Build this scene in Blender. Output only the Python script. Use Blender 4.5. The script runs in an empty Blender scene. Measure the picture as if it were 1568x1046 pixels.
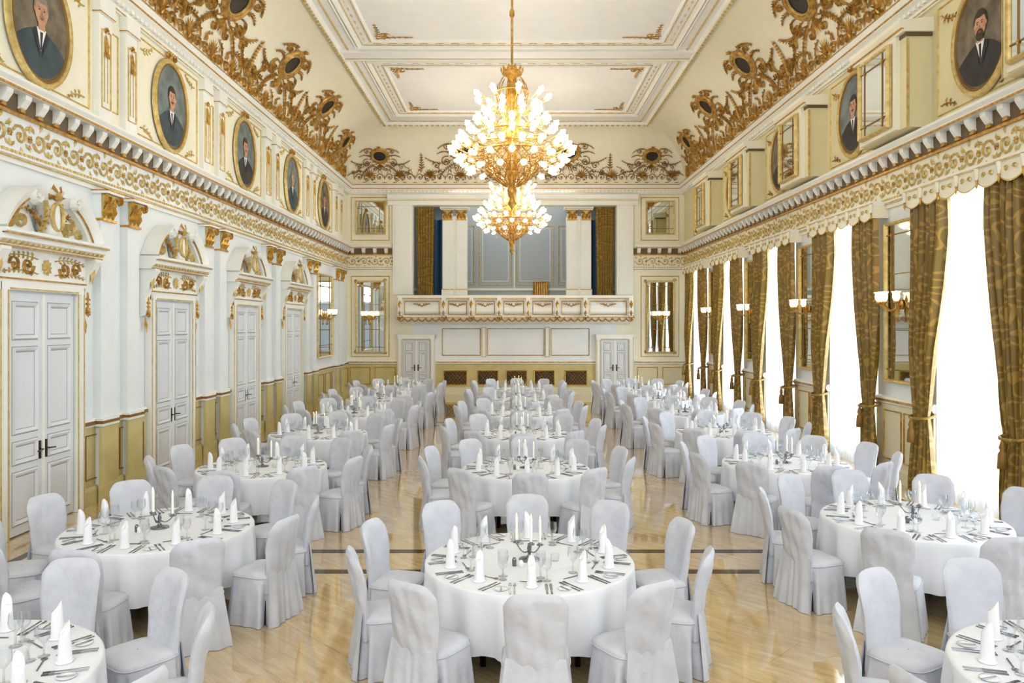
import bpy, math, random
from math import sin, cos, pi, radians, sqrt
from mathutils import Vector, Matrix
random.seed(4)
sc = bpy.context.scene
sc.view_settings.view_transform = 'Standard'
sc.view_settings.look = 'None'
sc.view_settings.exposure = 0.12

# ---------------------------------------------------------------- materials
def lin(c):
    r = []
    for x in c:
        x = x/255.0
        r.append(x/12.92 if x <= 0.04045 else ((x+0.055)/1.055)**2.4)
    return (r[0], r[1], r[2], 1)

def mat(name, c, rough=0.6, metal=0.0, c2=None, nscale=3.0, spec=0.4, coat=0.0, bump=0.0, bscale=20):
    m = bpy.data.materials.new(name); m.use_nodes = True
    nt = m.node_tree; b = nt.nodes['Principled BSDF']
    b.inputs['Roughness'].default_value = rough
    b.inputs['Metallic'].default_value = metal
    b.inputs['Specular IOR Level'].default_value = spec
    b.inputs['Coat Weight'].default_value = coat
    tc = nt.nodes.new('ShaderNodeTexCoord')
    nz = nt.nodes.new('ShaderNodeTexNoise'); nz.inputs['Scale'].default_value = nscale
    nz.inputs['Detail'].default_value = 3
    nt.links.new(tc.outputs['Object'], nz.inputs['Vector'])
    cr = nt.nodes.new('ShaderNodeValToRGB')
    cr.color_ramp.elements[0].position = 0.35; cr.color_ramp.elements[1].position = 0.65
    if c2 is None: c2 = tuple(x*0.985 for x in c)
    cr.color_ramp.elements[0].color = lin(c2); cr.color_ramp.elements[1].color = lin(c)
    nt.links.new(nz.outputs['Fac'], cr.inputs['Fac'])
    nt.links.new(cr.outputs['Color'], b.inputs['Base Color'])
    if bump > 0:
        n2 = nt.nodes.new('ShaderNodeTexNoise'); n2.inputs['Scale'].default_value = bscale
        nt.links.new(tc.outputs['Object'], n2.inputs['Vector'])
        bp = nt.nodes.new('ShaderNodeBump'); bp.inputs['Strength'].default_value = bump
        bp.inputs['Distance'].default_value = 0.02
        nt.links.new(n2.outputs['Fac'], bp.inputs['Height'])
        nt.links.new(bp.outputs['Normal'], b.inputs['Normal'])
    return m

def emis(name, c, s, sampling=False):
    m = bpy.data.materials.new(name); m.use_nodes = True
    nt = m.node_tree; b = nt.nodes['Principled BSDF']
    b.inputs['Base Color'].default_value = lin(c)
    b.inputs['Emission Color'].default_value = lin(c)
    b.inputs['Emission Strength'].default_value = s
    if not sampling:
        try: m.cycles.emission_sampling = 'NONE'
        except Exception: pass
    return m

M_white = mat('plaster_cool_white', (232, 237, 238))
M_cream = mat('plaster_cream', (240, 236, 214))
M_yel = mat('plaster_yellow_cream', (226, 217, 176))
M_dado = mat('dado_ochre_floor_bounce', (204, 190, 134), c2=(192, 178, 120))  # dado colour with warm light bounced off the floor painted in
M_dado2 = mat('dado_pale', (218, 213, 180))
M_trim = mat('moulding_white', (240, 241, 235), rough=0.5)
M_gold = mat('gilding', (210, 164, 76), rough=0.32, metal=0.5, c2=(168, 120, 46), nscale=14)
M_goldp = mat('gilding_pale', (218, 194, 128), rough=0.4, metal=0.25, c2=(190, 160, 88), nscale=10)
M_goldc = mat('gilding_aged', (206, 162, 82), rough=0.36, metal=0.3, c2=(148, 106, 44), nscale=9)
M_golddk = mat('gilding_dark', (140, 104, 48), rough=0.55, metal=0.3)  # darker gold tone for muntins, rails and tassels
M_shadow = mat('recess_shade_brown', (104, 86, 60))  # brown painted in for the shade under cornice and pier caps
M_ceil = mat('ceiling_plaster', (236, 237, 238))
M_door = mat('door_paint', (222, 226, 231), rough=0.35)
M_groove = mat('door_panel_groove', (166, 164, 156))
M_dark = mat('dark_void', (48, 40, 32))
M_bronze = mat('bronze_handle', (70, 56, 40), metal=0.8, rough=0.35)
M_chair = mat('chair_cover_fabric', (208, 211, 219), rough=0.85, c2=(197, 200, 210), nscale=6, bump=0.5, bscale=11)
M_cloth = mat('tablecloth_linen', (234, 237, 243), rough=0.8, bump=0.1)
M_nap = mat('napkin_linen', (242, 243, 247), rough=0.8)
M_steel = mat('steel', (128, 130, 136), rough=0.25, metal=0.9)
M_candle = mat('candle_wax', (246, 244, 236), rough=0.5)
M_grey = mat('gallery_wall_grey', (172, 181, 187))
M_blue = mat('gallery_drape_blue', (58, 92, 128), rough=0.8)
M_grille = mat('bronze_grille', (84, 74, 48), metal=0.4, c2=(40, 36, 26), nscale=30)
M_mirror = mat('mirror_silvering', (220, 226, 224), rough=0.03, metal=1.0)
M_tulip = emis('glass_tulip_lit', (255, 236, 194), 1.6)
M_bulb = emis('bulb_lit', (255, 242, 212), 16.0)
M_flame = emis('candle_flame', (255, 200, 110), 8.0)

def glassmat():
    m = bpy.data.materials.new('clear_glass'); m.use_nodes = True
    nt = m.node_tree; nt.nodes.clear()
    o = nt.nodes.new('ShaderNodeOutputMaterial'); mx = nt.nodes.new('ShaderNodeMixShader')
    t = nt.nodes.new('ShaderNodeBsdfTransparent'); g = nt.nodes.new('ShaderNodeBsdfGlossy')
    lw = nt.nodes.new('ShaderNodeLayerWeight'); lw.inputs['Blend'].default_value = 0.3
    g.inputs['Roughness'].default_value = 0.05
    t.inputs['Color'].default_value = (0.94, 0.96, 0.97, 1)
    nt.links.new(lw.outputs['Facing'], mx.inputs[0]); nt.links.new(t.outputs[0], mx.inputs[1])
    nt.links.new(g.outputs[0], mx.inputs[2]); nt.links.new(mx.outputs[0], o.inputs[0])
    return m
M_glass = glassmat()

def sheermat():
    m = bpy.data.materials.new('sheer_voile'); m.use_nodes = True
    nt = m.node_tree; nt.nodes.clear()
    o = nt.nodes.new('ShaderNodeOutputMaterial'); mx = nt.nodes.new('ShaderNodeMixShader')
    m2 = nt.nodes.new('ShaderNodeMixShader'); m2.inputs[0].default_value = 0.5
    t = nt.nodes.new('ShaderNodeBsdfTransparent'); d = nt.nodes.new('ShaderNodeBsdfDiffuse')
    tl = nt.nodes.new('ShaderNodeBsdfTranslucent')
    tc = nt.nodes.new('ShaderNodeTexCoord'); nz = nt.nodes.new('ShaderNodeTexNoise')
    nz.inputs['Scale'].default_value = 4
    mr = nt.nodes.new('ShaderNodeMapRange'); mr.inputs['To Min'].default_value = 0.45; mr.inputs['To Max'].default_value = 0.6
    nt.links.new(tc.outputs['Object'], nz.inputs['Vector']); nt.links.new(nz.outputs['Fac'], mr.inputs['Value'])
    nt.links.new(mr.outputs[0], mx.inputs[0])
    d.inputs['Color'].default_value = (0.95, 0.97, 1, 1); tl.inputs['Color'].default_value = (0.95, 0.97, 1, 1)
    nt.links.new(d.outputs[0], m2.inputs[1]); nt.links.new(tl.outputs[0], m2.inputs[2])
    nt.links.new(t.outputs[0], mx.inputs[1]); nt.links.new(m2.outputs[0], mx.inputs[2])
    nt.links.new(mx.outputs[0], o.inputs[0])
    return m
M_sheer = sheermat()

def brocade():
    m = bpy.data.materials.new('gold_brocade'); m.use_nodes = True
    nt = m.node_tree; b = nt.nodes['Principled BSDF']
    tc = nt.nodes.new('ShaderNodeTexCoord'); mp = nt.nodes.new('ShaderNodeMapping')
    mp.inputs['Scale'].default_value = (.3, 1.5, 1.0)
    nz = nt.nodes.new('ShaderNodeTexNoise'); nz.inputs['Scale'].default_value = 3.0; nz.inputs['Detail'].default_value = 1
    va = nt.nodes.new('ShaderNodeVectorMath'); va.operation = 'MULTIPLY_ADD'
    va.inputs[1].default_value = (.28, .28, .28)
    nt.links.new(tc.outputs['Object'], mp.inputs['Vector']); nt.links.new(mp.outputs[0], nz.inputs['Vector'])
    nt.links.new(nz.outputs['Color'], va.inputs[0]); nt.links.new(mp.outputs[0], va.inputs[2])
    vo = nt.nodes.new('ShaderNodeTexVoronoi'); vo.inputs['Scale'].default_value = 2.4; vo.inputs['Randomness'].default_value = .7
    nt.links.new(va.outputs[0], vo.inputs['Vector'])
    mu = nt.nodes.new('ShaderNodeMath'); mu.operation = 'MULTIPLY'; mu.inputs[1].default_value = 26
    si = nt.nodes.new('ShaderNodeMath'); si.operation = 'SINE'
    nt.links.new(vo.outputs['Distance'], mu.inputs[0]); nt.links.new(mu.outputs[0], si.inputs[0])
    cr = nt.nodes.new('ShaderNodeValToRGB')
    cr.color_ramp.elements[0].position = 0.35; cr.color_ramp.elements[1].position = 0.75
    cr.color_ramp.elements[0].color = lin((124, 98, 30)); cr.color_ramp.elements[1].color = lin((166, 130, 50))
    nt.links.new(si.outputs[0], cr.inputs['Fac']); nt.links.new(cr.outputs[0], b.inputs['Base Color'])
    b.inputs['Roughness'].default_value = 0.45
    return m
M_broc = brocade()

def floormat():
    m = bpy.data.materials.new('polished_diagonal_marble'); m.use_nodes = True
    nt = m.node_tree; b = nt.nodes['Principled BSDF']
    tc = nt.nodes.new('ShaderNodeTexCoord'); mp = nt.nodes.new('ShaderNodeMapping')
    mp.inputs['Rotation'].default_value = (0, 0, radians(45))
    br = nt.nodes.new('ShaderNodeTexBrick'); br.inputs['Scale'].default_value = 1
    br.inputs['Brick Width'].default_value = 1.2; br.inputs['Row Height'].default_value = 0.6
    br.inputs['Mortar Size'].default_value = 0.003; br.inputs['Mortar Smooth'].default_value = 0.2
    br.inputs['Color1'].default_value = lin((212, 188, 142)); br.inputs['Color2'].default_value = lin((218, 196, 152))
    br.inputs['Mortar'].default_value = lin((182, 152, 106))
    nt.links.new(tc.outputs['Object'], mp.inputs['Vector']); nt.links.new(mp.outputs[0], br.inputs['Vector'])
    m3 = nt.nodes.new('ShaderNodeMapping'); m3.inputs['Scale'].default_value = (1.0, 6, 1)
    nz = nt.nodes.new('ShaderNodeTexNoise'); nz.inputs['Scale'].default_value = 2.2; nz.inputs['Detail'].default_value = 8
    nz.inputs['Roughness'].default_value = .7; nz.inputs['Distortion'].default_value = .5
    nt.links.new(mp.outputs[0], m3.inputs['Vector']); nt.links.new(m3.outputs[0], nz.inputs['Vector'])
    cr = nt.nodes.new('ShaderNodeValToRGB')
    cr.color_ramp.elements[0].position = 0.34; cr.color_ramp.elements[1].position = 0.62
    cr.color_ramp.elements[0].color = (0.66, 0.54, 0.38, 1); cr.color_ramp.elements[1].color = (1.0, 1.0, 1.0, 1)
    nt.links.new(nz.outputs['Fac'], cr.inputs['Fac'])
    mx = nt.nodes.new('ShaderNodeMix'); mx.data_type = 'RGBA'; mx.blend_type = 'MULTIPLY'; mx.inputs[0].default_value = 0.75
    nt.links.new(br.outputs['Color'], mx.inputs[6]); nt.links.new(cr.outputs[0], mx.inputs[7])
    nt.links.new(mx.outputs[2], b.inputs['Base Color'])
    b.inputs['Roughness'].default_value = 0.06; b.inputs['Specular IOR Level'].default_value = 0.8
    b.inputs['Coat Weight'].default_value = 0.8; b.inputs['Coat Roughness'].default_value = 0.03
    b.inputs['Coat IOR'].default_value = 1.6
    return m
M_floor = floormat()
M_stripe = mat('dark_marble_inlay', (88, 62, 40), rough=0.1, c2=(56, 40, 28), nscale=8)

# ---------------------------------------------------------------- mesh builder
class MB:
    def __init__(s):
        s.v = []; s.f = []; s.m = []; s.sm = []; s.mats = []
    def mi(s, m):
        if m not in s.mats: s.mats.append(m)
        return s.mats.index(m)
    def add(s, vs, fs, m, smooth=False):
        o = len(s.v); k = s.mi(m)
        s.v.extend(vs)
        for f in fs:
            s.f.append([i+o for i in f]); s.m.append(k); s.sm.append(smooth)
    def box(s, x0, x1, y0, y1, z0, z1, m):
        s.wbox(lambda u, v, h: (u, h, v), x0, x1, z0, z1, y0, y1, m)
    def wbox(s, W, u0, u1, z0, z1, h0, h1, m):
        vs = [W(u, z, h) for h in (h0, h1) for z in (z0, z1) for u in (u0, u1)]
        s.add(vs, [(0, 2, 3, 1), (4, 5, 7, 6), (0, 1, 5, 4), (2, 6, 7, 3), (0, 4, 6, 2), (1, 3, 7, 5)], m)
    def mould(s, W, u0, u1, prof, m, nseg=1):
        n = len(prof); vs = []
        for i in range(nseg+1):
            u = u0+(u1-u0)*i/nseg
            vs += [W(u, z, h) for h, z in prof]
        fs = []
        for i in range(nseg):
            for j in range(n-1):
                a = i*n+j; fs.append((a, a+1, a+n+1, a+n))
        fs.append(tuple(range(n))); fs.append(tuple(range(nseg*n, nseg*n+n)))
        s.add(vs, fs, m)
    def lathe(s, c, prof, seg, m, axis=(0, 0, 1), smooth=True):
        q = Vector((0, 0, 1)).rotation_difference(Vector(axis).normalized())
        vs = []; c = Vector(c)
        for r, z in prof:
            for k in range(seg):
                a = 2*pi*k/seg
                vs.append(tuple(c + q @ Vector((r*cos(a), r*sin(a), z))))
        fs = []
        for j in range(len(prof)-1):
            for k in range(seg):
                k2 = (k+1) % seg
                fs.append((j*seg+k, j*seg+k2, (j+1)*seg+k2, (j+1)*seg+k))
        s.add(vs, fs, m, smooth)
    def tube(s, pts, r, sides, m):
        pts = [Vector(p) for p in pts]; n = len(pts); vs = []
        for i, p in enumerate(pts):
            t = (pts[min(i+1, n-1)]-pts[max(i-1, 0)]).normalized()
            ref = Vector((0, 0, 1)) if abs(t.z) < 0.9 else Vector((1, 0, 0))
            a = t.cross(ref).normalized(); b = t.cross(a)
            rr = r[i] if isinstance(r, (list, tuple)) else r
            for k in range(sides):
                an = 2*pi*k/sides
                vs.append(tuple(p + a*rr*cos(an) + b*rr*sin(an)))
        fs = []
        for i in range(n-1):
            for k in range(sides):
                k2 = (k+1) % sides
                fs.append((i*sides+k, i*sides+k2, (i+1)*sides+k2, (i+1)*sides+k))
        s.add(vs, fs, m, True)
    def ridge(s, W, pts, wd, hh, m, h0=0.0):
        n = len(pts); vs = []
        for i, (u, v) in enumerate(pts):
            a = pts[min(i+1, n-1)]; b = pts[max(i-1, 0)]
            du, dv = a[0]-b[0], a[1]-b[1]; l = sqrt(du*du+dv*dv) or 1
            nx, ny = -dv/l, du/l
            w = wd[i] if isinstance(wd, (list, tuple)) else wd
            vs += [W(u-nx*w/2, v-ny*w/2, h0), W(u, v, h0+hh), W(u+nx*w/2, v+ny*w/2, h0)]
        fs = []
        for i in range(n-1):
            a = i*3; fs += [(a, a+1, a+4, a+3), (a+1, a+2, a+5, a+4)]
        s.add(vs, fs, m)
    def leaf(s, W, u, v, ang, L, wd, m, h0=0.0, hh=0.05):
        c, sn = cos(ang), sin(ang)
        def P(a, b, h): return W(u+c*a-sn*b, v+sn*a+c*b, h)
        s.add([P(0, 0, h0), P(L*.45, wd/2, h0), P(L, 0, h0+hh*.6), P(L*.45, -wd/2, h0), P(L*.5, 0, h0+hh)],
              [(0, 1, 4), (1, 2, 4), (2, 3, 4), (3, 0, 4)], m)
    def scroll(s, W, cu, cv, r, a0, turns, dr, w, m, h0=0.0, hh=0.05, n=14):
        pts = []; ws = []
        for i in range(n+1):
            t = i/n; a = a0+dr*turns*2*pi*t; rr = r*(1-.82*t)
            pts.append((cu+rr*cos(a), cv+rr*sin(a))); ws.append(w*(1-.45*t))
        s.ridge(W, pts, ws, hh, m, h0)
        s.rosette(W, cu, cv, w*.9, m, h0, hh, 5)
    def rosette(s, W, cu, cv, r, m, h0=0, hh=0.05, n=8):
        vs = [W(cu, cv, h0+hh)]
        for k in range(n*2):
            a = pi*k/n; rr = r*(1 if k % 2 == 0 else .65)
            vs.append(W(cu+rr*cos(a), cv+rr*sin(a), h0+hh*(.4 if k % 2 == 0 else 0)))
        s.add(vs, [(0, 1+k, 1+(k+1) % (2*n)) for k in range(2*n)], m)
    def oval(s, W, cu, cv, ru, rv, w, hh, m, h0=0.0, n=40):
        pr = [(0, 0), (.15, .8), (.4, 1), (.55, .5), (.75, .75), (1, .0)]
        vs = []
        for k in range(n):
            a = 2*pi*k/n
            for p, q in pr:
                vs.append(W(cu+(ru+w*p)*cos(a), cv+(rv+w*p)*sin(a), h0+hh*q))
        L = len(pr); fs = []
        for k in range(n):
            k2 = (k+1) % n
            for j in range(L-1):
                fs.append((k*L+j, k*L+j+1, k2*L+j+1, k2*L+j))
        s.add(vs, fs, m, True)
    def disc(s, W, cu, cv, ru, rv, m, h0, n=32, a0=0, a1=2*pi):
        vs = [W(cu, cv, h0)]+[W(cu+ru*cos(a0+(a1-a0)*k/n), cv+rv*sin(a0+(a1-a0)*k/n), h0) for k in range(n+1)]
        s.add(vs, [(0, k+1, k+2) for k in range(n)], m)
    def frame(s, W, u0, u1, z0, z1, w, hh, m, h0=0.0):
        pr = [(0, 0), (.3, 1), (.7, .7), (1, 0)]
        vs = []
        for (su, sz, eu, ez) in ((1, 1, u0, z0), (-1, 1, u1, z0), (-1, -1, u1, z1), (1, -1, u0, z1)):
            for p, q in pr: vs.append(W(eu+su*w*p, ez+sz*w*p, h0+hh*q))
        L = 4; fs = []
        for k in range(4):
            k2 = (k+1) % 4
            for j in range(L-1): fs.append((k*L+j, k*L+j+1, k2*L+j+1, k2*L+j))
        s.add(vs, fs, m)
    def spray(s, W, p0, p1, bend, n, L, w, m, h0=0, hh=0.05):
        mx, my = (p0[0]+p1[0])/2, (p0[1]+p1[1])/2
        du, dv = p1[0]-p0[0], p1[1]-p0[1]
        c = (mx-dv*bend, my+du*bend); pts = []
        for i in range(n+1):
            t = i/n
            pts.append(((1-t)**2*p0[0]+2*t*(1-t)*c[0]+t*t*p1[0], (1-t)**2*p0[1]+2*t*(1-t)*c[1]+t*t*p1[1]))
        s.ridge(W, pts, w, hh, m, h0)
        for i in range(1, n+1):
            a = math.atan2(pts[i][1]-pts[i-1][1], pts[i][0]-pts[i-1][0])
            sc_ = 1-.5*i/n
            for sg in (-1, 1):
                s.leaf(W, pts[i][0], pts[i][1], a+sg*.95, L*sc_, L*.36*sc_, m, h0, hh)
        a = math.atan2(pts[n][1]-pts[n-1][1], pts[n][0]-pts[n-1][0])
        s.leaf(W, pts[n][0], pts[n][1], a, L*.8, L*.3, m, h0, hh)
    def obj(s, name, loc=(0, 0, 0), parent=None):
        me = bpy.data.meshes.new(name); me.from_pydata(s.v, [], s.f)
        for m in s.mats: me.materials.append(m)
        me.polygons.foreach_set('material_index', s.m)
        me.polygons.foreach_set('use_smooth', s.sm)
        me.update()
        return inst(name, me, loc, parent=parent)

def inst(name, me, loc=(0, 0, 0), rz=0.0, parent=None):
    o = bpy.data.objects.new(name, me); sc.collection.objects.link(o)
    o.location = loc; o.rotation_euler = (0, 0, rz)
    if parent: o.parent = parent
    return o

# ---------------------------------------------------------------- room constants
XL, XR, YF, YB = -6.6, 6.9, 30.8, -3.0
ZC, ZV = 10.4, 8.4
CI, CH = 1.75, ZC-ZV
WL = lambda u, v, h: (XL+h, u, v)
WR = lambda u, v, h: (XR-h, u, v)
WF = lambda u, v, h: (u, YF-h, v)
def cove(W):
    def f(u, v, h):
        th = v/1.9
        return W(u, ZV+CH*sin(th)-h*sin(th), CI*(1-cos(th))+h*cos(th))
    return f
CL, CR, CF = cove(WL), cove(WR), cove(WF)
CE = lambda u, v, h: (u, v, ZC-h)

BAY = [2.6, 6.65, 10.7, 14.8, 18.9, 22.95, 26.85]
WIN = [-1.2, 3.0, 7.2, 11.4, 15.6, 19.8, 24.0, 28.1]

# floor
mb = MB(); mb.box(XL-.4, XR+1.2, YB, YF+.4, -.2, 0, M_floor); mb.obj('floor')
mb = MB()
for y in (8.72, 9.5, 21.3, 22.0):
    mb.box(XL+.75, XR-.75, y-.07, y+.07, 0, .002, M_stripe)
for x in (XL+.7, XR-.7):
    mb.box(x-.06, x+.06, YB, YF-.8, 0, .002, M_stripe)
mb.obj('trim_floor_inlay')

# ceiling + coves
mb = MB(); mb.box(XL+CI, XR-CI, YB, YF-CI, ZC, ZC+.3, M_ceil); mb.obj('ceiling')
def coveobj(name, side):
    b = MB(); N = 14; vs = []
    for i in range(N+1):
        th = pi/2*i/N; ins = CI*(1-cos(th)); z = ZV+CH*sin(th)
        if side == 'L': vs += [(XL+ins, YB, z), (XL+ins, YF-ins, z)]
        if side == 'R': vs += [(XR-ins, YB, z), (XR-ins, YF-ins, z)]
        if side == 'F': vs += [(XL+ins, YF-ins, z), (XR-ins, YF-ins, z)]
    b.add(vs, [(2*i, 2*i+1, 2*i+3, 2*i+2) for i in range(N)], M_cream, True)
    return b.obj(name)
coveobj('ceiling_cove_left', 'L'); coveobj('ceiling_cove_right', 'R'); coveobj('ceiling_cove_far', 'F')

mb = MB()
x0, x1 = XL+CI, XR-CI
mb.frame(CE, x0-.05, x1+.05, YB-.5, YF-CI+.05, .2, .1, M_trim)
mb.frame(CE, x0+.3, x1-.3, YB-.4, YF-CI-.3, .04, .03, M_goldp)
for (a, b_) in ((22.1, 27.9), (9.6, 21.1), (-2, 8.6)):
    mb.frame(CE, x0+.55, x1-.55, a-.05, b_+.05, .06, .05, M_trim)
    mb.frame(CE, x0+.62, x1-.62, a+.02, b_-.02, .14, .08, M_trim)
    mb.frame(CE, x0+.78, x1-.78, a+.18, b_-.18, .022, .02, M_goldp)
    mb.frame(CE, x0+1.02, x1-1.02, a+.42, b_-.42, .022, .02, M_goldp)
    mb.frame(CE, x0+1.07, x1-1.07, a+.47, b_-.47, .09, .05, M_trim)
    n = int((b_-a)/.42)
    for i in range(n):
        y = a+.4+(i+.5)*(b_-a-.8)/n
        for x in (x0+.9, x1-.9):
            mb.rosette(CE, x, y, .035, M_goldp, 0, .02, 4)
            for g in (-1, 1): mb.leaf(CE, x, y, g*pi/2, .13, .035, M_goldp, 0, .02)
    for i in range(19):
        x = x0+1.2+i*(x1-x0-2.4)/18
        for y in (a+.3, b_-.3):
            mb.rosette(CE, x, y, .035, M_goldp, 0, .02, 4)
            for g in (0, pi): mb.leaf(CE, x, y, g, .13, .035, M_goldp, 0, .02)
    for cx, sx in ((x0+1.25, 1), (x1-1.25, -1)):
        for cy, sy in ((a+.65, 1), (b_-.65, -1)):
            mb.spray(CE, (cx, cy), (cx+sx*.9, cy+sy*.1), .1*sx*sy, 6, .14, .03, M_goldc, 0, .03)
            mb.spray(CE, (cx, cy), (cx+sx*.1, cy+sy*.9), -.1*sx*sy, 6, .14, .03, M_goldc, 0, .03)
            mb.scroll(CE, cx+sx*.25, cy+sy*.25, .15, 0, 1.3, sx*sy, .035, M_goldc, 0, .03)
for yy in (21.6, 9.1):
    mb.wbox(CE, x0+.1, x1-.1, yy-.3, yy+.3, 0, .05, M_ceil)
    mb.wbox(CE, x0+.1, x1-.1, yy-.34, yy-.3, 0, .09, M_trim)
    mb.wbox(CE, x0+.1, x1-.1, yy+.3, yy+.34, 0, .09, M_trim)
    mb.wbox(CE, x0+.1, x1-.1, yy-.27, yy-.25, 0.05, .06, M_goldp)
    mb.wbox(CE, x0+.1, x1-.1, yy+.25, yy+.27, 0.05, .06, M_goldp)
k = YB
while k < YF-CI:
    for x in (x0+.04, x1-.04): mb.wbox(CE, x-.03, x+.03, k, k+.09, .09, .12, M_goldp)
    k += .2
k = x0
while k < x1:
    mb.wbox(CE, k, k+.09, YF-CI-.07, YF-CI-.01, .09, .12, M_goldp); k += .2
mb.obj('trim_ceiling_moulding')

# ---------------------------------------------------------------- cornices
def cornice_lower(mb, W, u0, u1):
    mb.mould(W, u0, u1, [(0, 4.92), (.05, 4.92), (.05, 5.0), (.08, 5.02), (.08, 5.1), (0, 5.12)], M_trim)
    mb.wbox(W, u0, u1, 4.985, 5.0, .05, .085, M_goldp)
    n = int((u1-u0)/.09)
    for i in range(n):
        u = u0+(i+.5)*(u1-u0)/n
        mb.wbox(W, u-.028, u+.028, 5.05, 5.085, .08, .095, M_goldp)
    mb.wbox(W, u0, u1, 5.57, 5.61, .0, .05, M_gold)
    mb.mould(W, u0, u1, [(0, 5.61), (.04, 5.61), (.06, 5.7), (.06, 5.85), (0, 5.85)], M_shadow)  # painted shade band behind the brackets
    mb.mould(W, u0, u1, [(.0, 5.84), (.22, 5.84), (.23, 5.9), (.27, 5.95), (.27, 5.99), (0, 6.02)], M_trim)
    mb.wbox(W, u0, u1, 5.845, 5.875, .22, .24, M_gold)
    n = int((u1-u0)/.38)
    for i in range(n):
        u = u0+(i+.5)*(u1-u0)/n
        mb.mould(W, u-.065, u+.065, [(.05, 5.66), (.09, 5.68), (.16, 5.78), (.17, 5.845), (.05, 5.845)], M_trim)
        mb.wbox(W, u-.05, u+.05, 5.62, 5.66, .05, .09, M_gold)
    n = max(1, int((u1-u0)/.42)); d = (u1-u0)/n
    for i in range(n):
        u = u0+(i+.5)*d; s = 1 if i % 2 == 0 else -1
        mb.scroll(W, u, 5.33, .15, -s*pi*.9, 1.25, s, .045, M_goldp, .005, .03, 12)
        for a in (.6, 1.4, -.7, 2.4, 3.3):
            mb.leaf(W, u+.14*cos(a), 5.33+s*.14*sin(a), s*a, .13, .055, M_goldp, .005, .03)
        mb.rosette(W, u+d/2, 5.33, .055, M_gold, .005, .035, 6)
        mb.leaf(W, u+d/2, 5.4, pi/2, .13, .05, M_goldp, .005, .03)
        mb.leaf(W, u+d/2, 5.26, -pi/2, .12, .05, M_goldp, .005, .03)
def cornice_upper(mb, W, u0, u1):
    mb.mould(W, u0, u1, [(0, 7.98), (.06, 7.98), (.08, 8.06), (.16, 8.14), (.22, 8.18), (.22, 8.26), (.27, 8.34), (0, 8.42)], M_trim)
    mb.wbox(W, u0, u1, 8.20, 8.225, .22, .24, M_gold)
    mb.wbox(W, u0, u1, 8.0, 8.02, .06, .08, M_goldp)
    mb.wbox(W, u0, u1, 8.335, 8.355, .22, .285, M_gold)
    n = int((u1-u0)/.16)
    for i in range(n):
        u = u0+(i+.5)*(u1-u0)/n
        mb.wbox(W, u-.04, u+.04, 8.07, 8.14, .08, .15, M_trim)
for nm, W, segs in (('left', WL, [(YB, YF)]), ('right', WR, [(YB, YF)]), ('far', WF, [(XL, -4.8), (4.86, XR)])):
    mb = MB()
    for a, b_ in segs: cornice_lower(mb, W, a, b_)
    mb.obj('trim_cornice_lower_'+nm)
for nm, W, a, b_ in (('left', WL, YB, YF), ('right', WR, YB, YF), ('far', WF, XL, XR)):
    mb = MB(); cornice_upper(mb, W, a, b_); mb.obj('trim_cornice_upper_'+nm)

# ---------------------------------------------------------------- cove ornament
def medallion(mb, C, u, v=1.55, s=1.0):
    G = M_goldc
    mb.disc(C, u, v, .42*s, .34*s, M_dark, .03)
    mb.oval(C, u, v, .38*s, .30*s, .19*s, .10, G, .02, 32)
    mb.oval(C, u, v, .36*s, .28*s, .04*s, .05, M_goldp, .04, 32)
    for k in range(16):
        a = 2*pi*k/16
        if sin(a) < .8: mb.leaf(C, u+.54*s*cos(a), v+.46*s*sin(a), a, .12*s, .07*s, G, .02, .05)
    for sg in (-1, 1):
        m = lambda a: a if sg > 0 else pi-a
        mb.scroll(C, u+sg*.72*s, v+.28*s, .18*s, m(2.4), 1.3, -sg, .045*s, G, .02, .06)
        mb.scroll(C, u+sg*.78*s, v-.42*s, .25*s, m(2.0), 1.4, -sg, .055*s, G, .02, .07)
        mb.scroll(C, u+sg*1.25*s, v-.62*s, .18*s, m(.2), 1.3, sg, .045*s, G, .02, .06)
        mb.scroll(C, u+sg*1.55*s, v-.95*s, .14*s, m(1.2), 1.3, -sg, .04*s, G, .02, .06)
        mb.spray(C, (u+sg*.5*s, v-.35*s), (u+sg*1.7*s, v-.3*s), -.3*sg, 11, .14*s, .03, G, .02, .05)
        mb.spray(C, (u+sg*.4*s, v+.42*s), (u+sg*1.1*s, v+.22*s), .25*sg, 7, .11*s, .03, G, .02, .05)
        mb.spray(C, (u+sg*.3*s, v-.5*s), (u+sg*1.1*s, v-1.15*s), .2*sg, 10, .15*s, .035, G, .02, .06)
        mb.spray(C, (u+sg*1.0*s, v-.9*s), (u+sg*1.9*s, v-1.1*s), .2*sg, 8, .12*s, .03, G, .02, .05)
        mb.spray(C, (u+sg*.55*s, v-.05*s), (u+sg*1.15*s, v-.05*s), .3*sg, 6, .1*s, .025, G, .02, .05)
        mb.scroll(C, u+sg*.33*s, v-.75*s, .16*s, m(1.0), 1.2, sg, .045*s, G, .02, .06)
    for a in (-.5, -.25, 0, .25, .5):
        mb.leaf(C, u, v-.46*s, -pi/2+a*1.6, .42*s, .08*s, G, .02, .07)
    for a in (-.4, 0, .4):
        mb.leaf(C, u, v+.45*s, pi/2+a*1.6, .2*s, .08*s, G, .02, .06)
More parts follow.
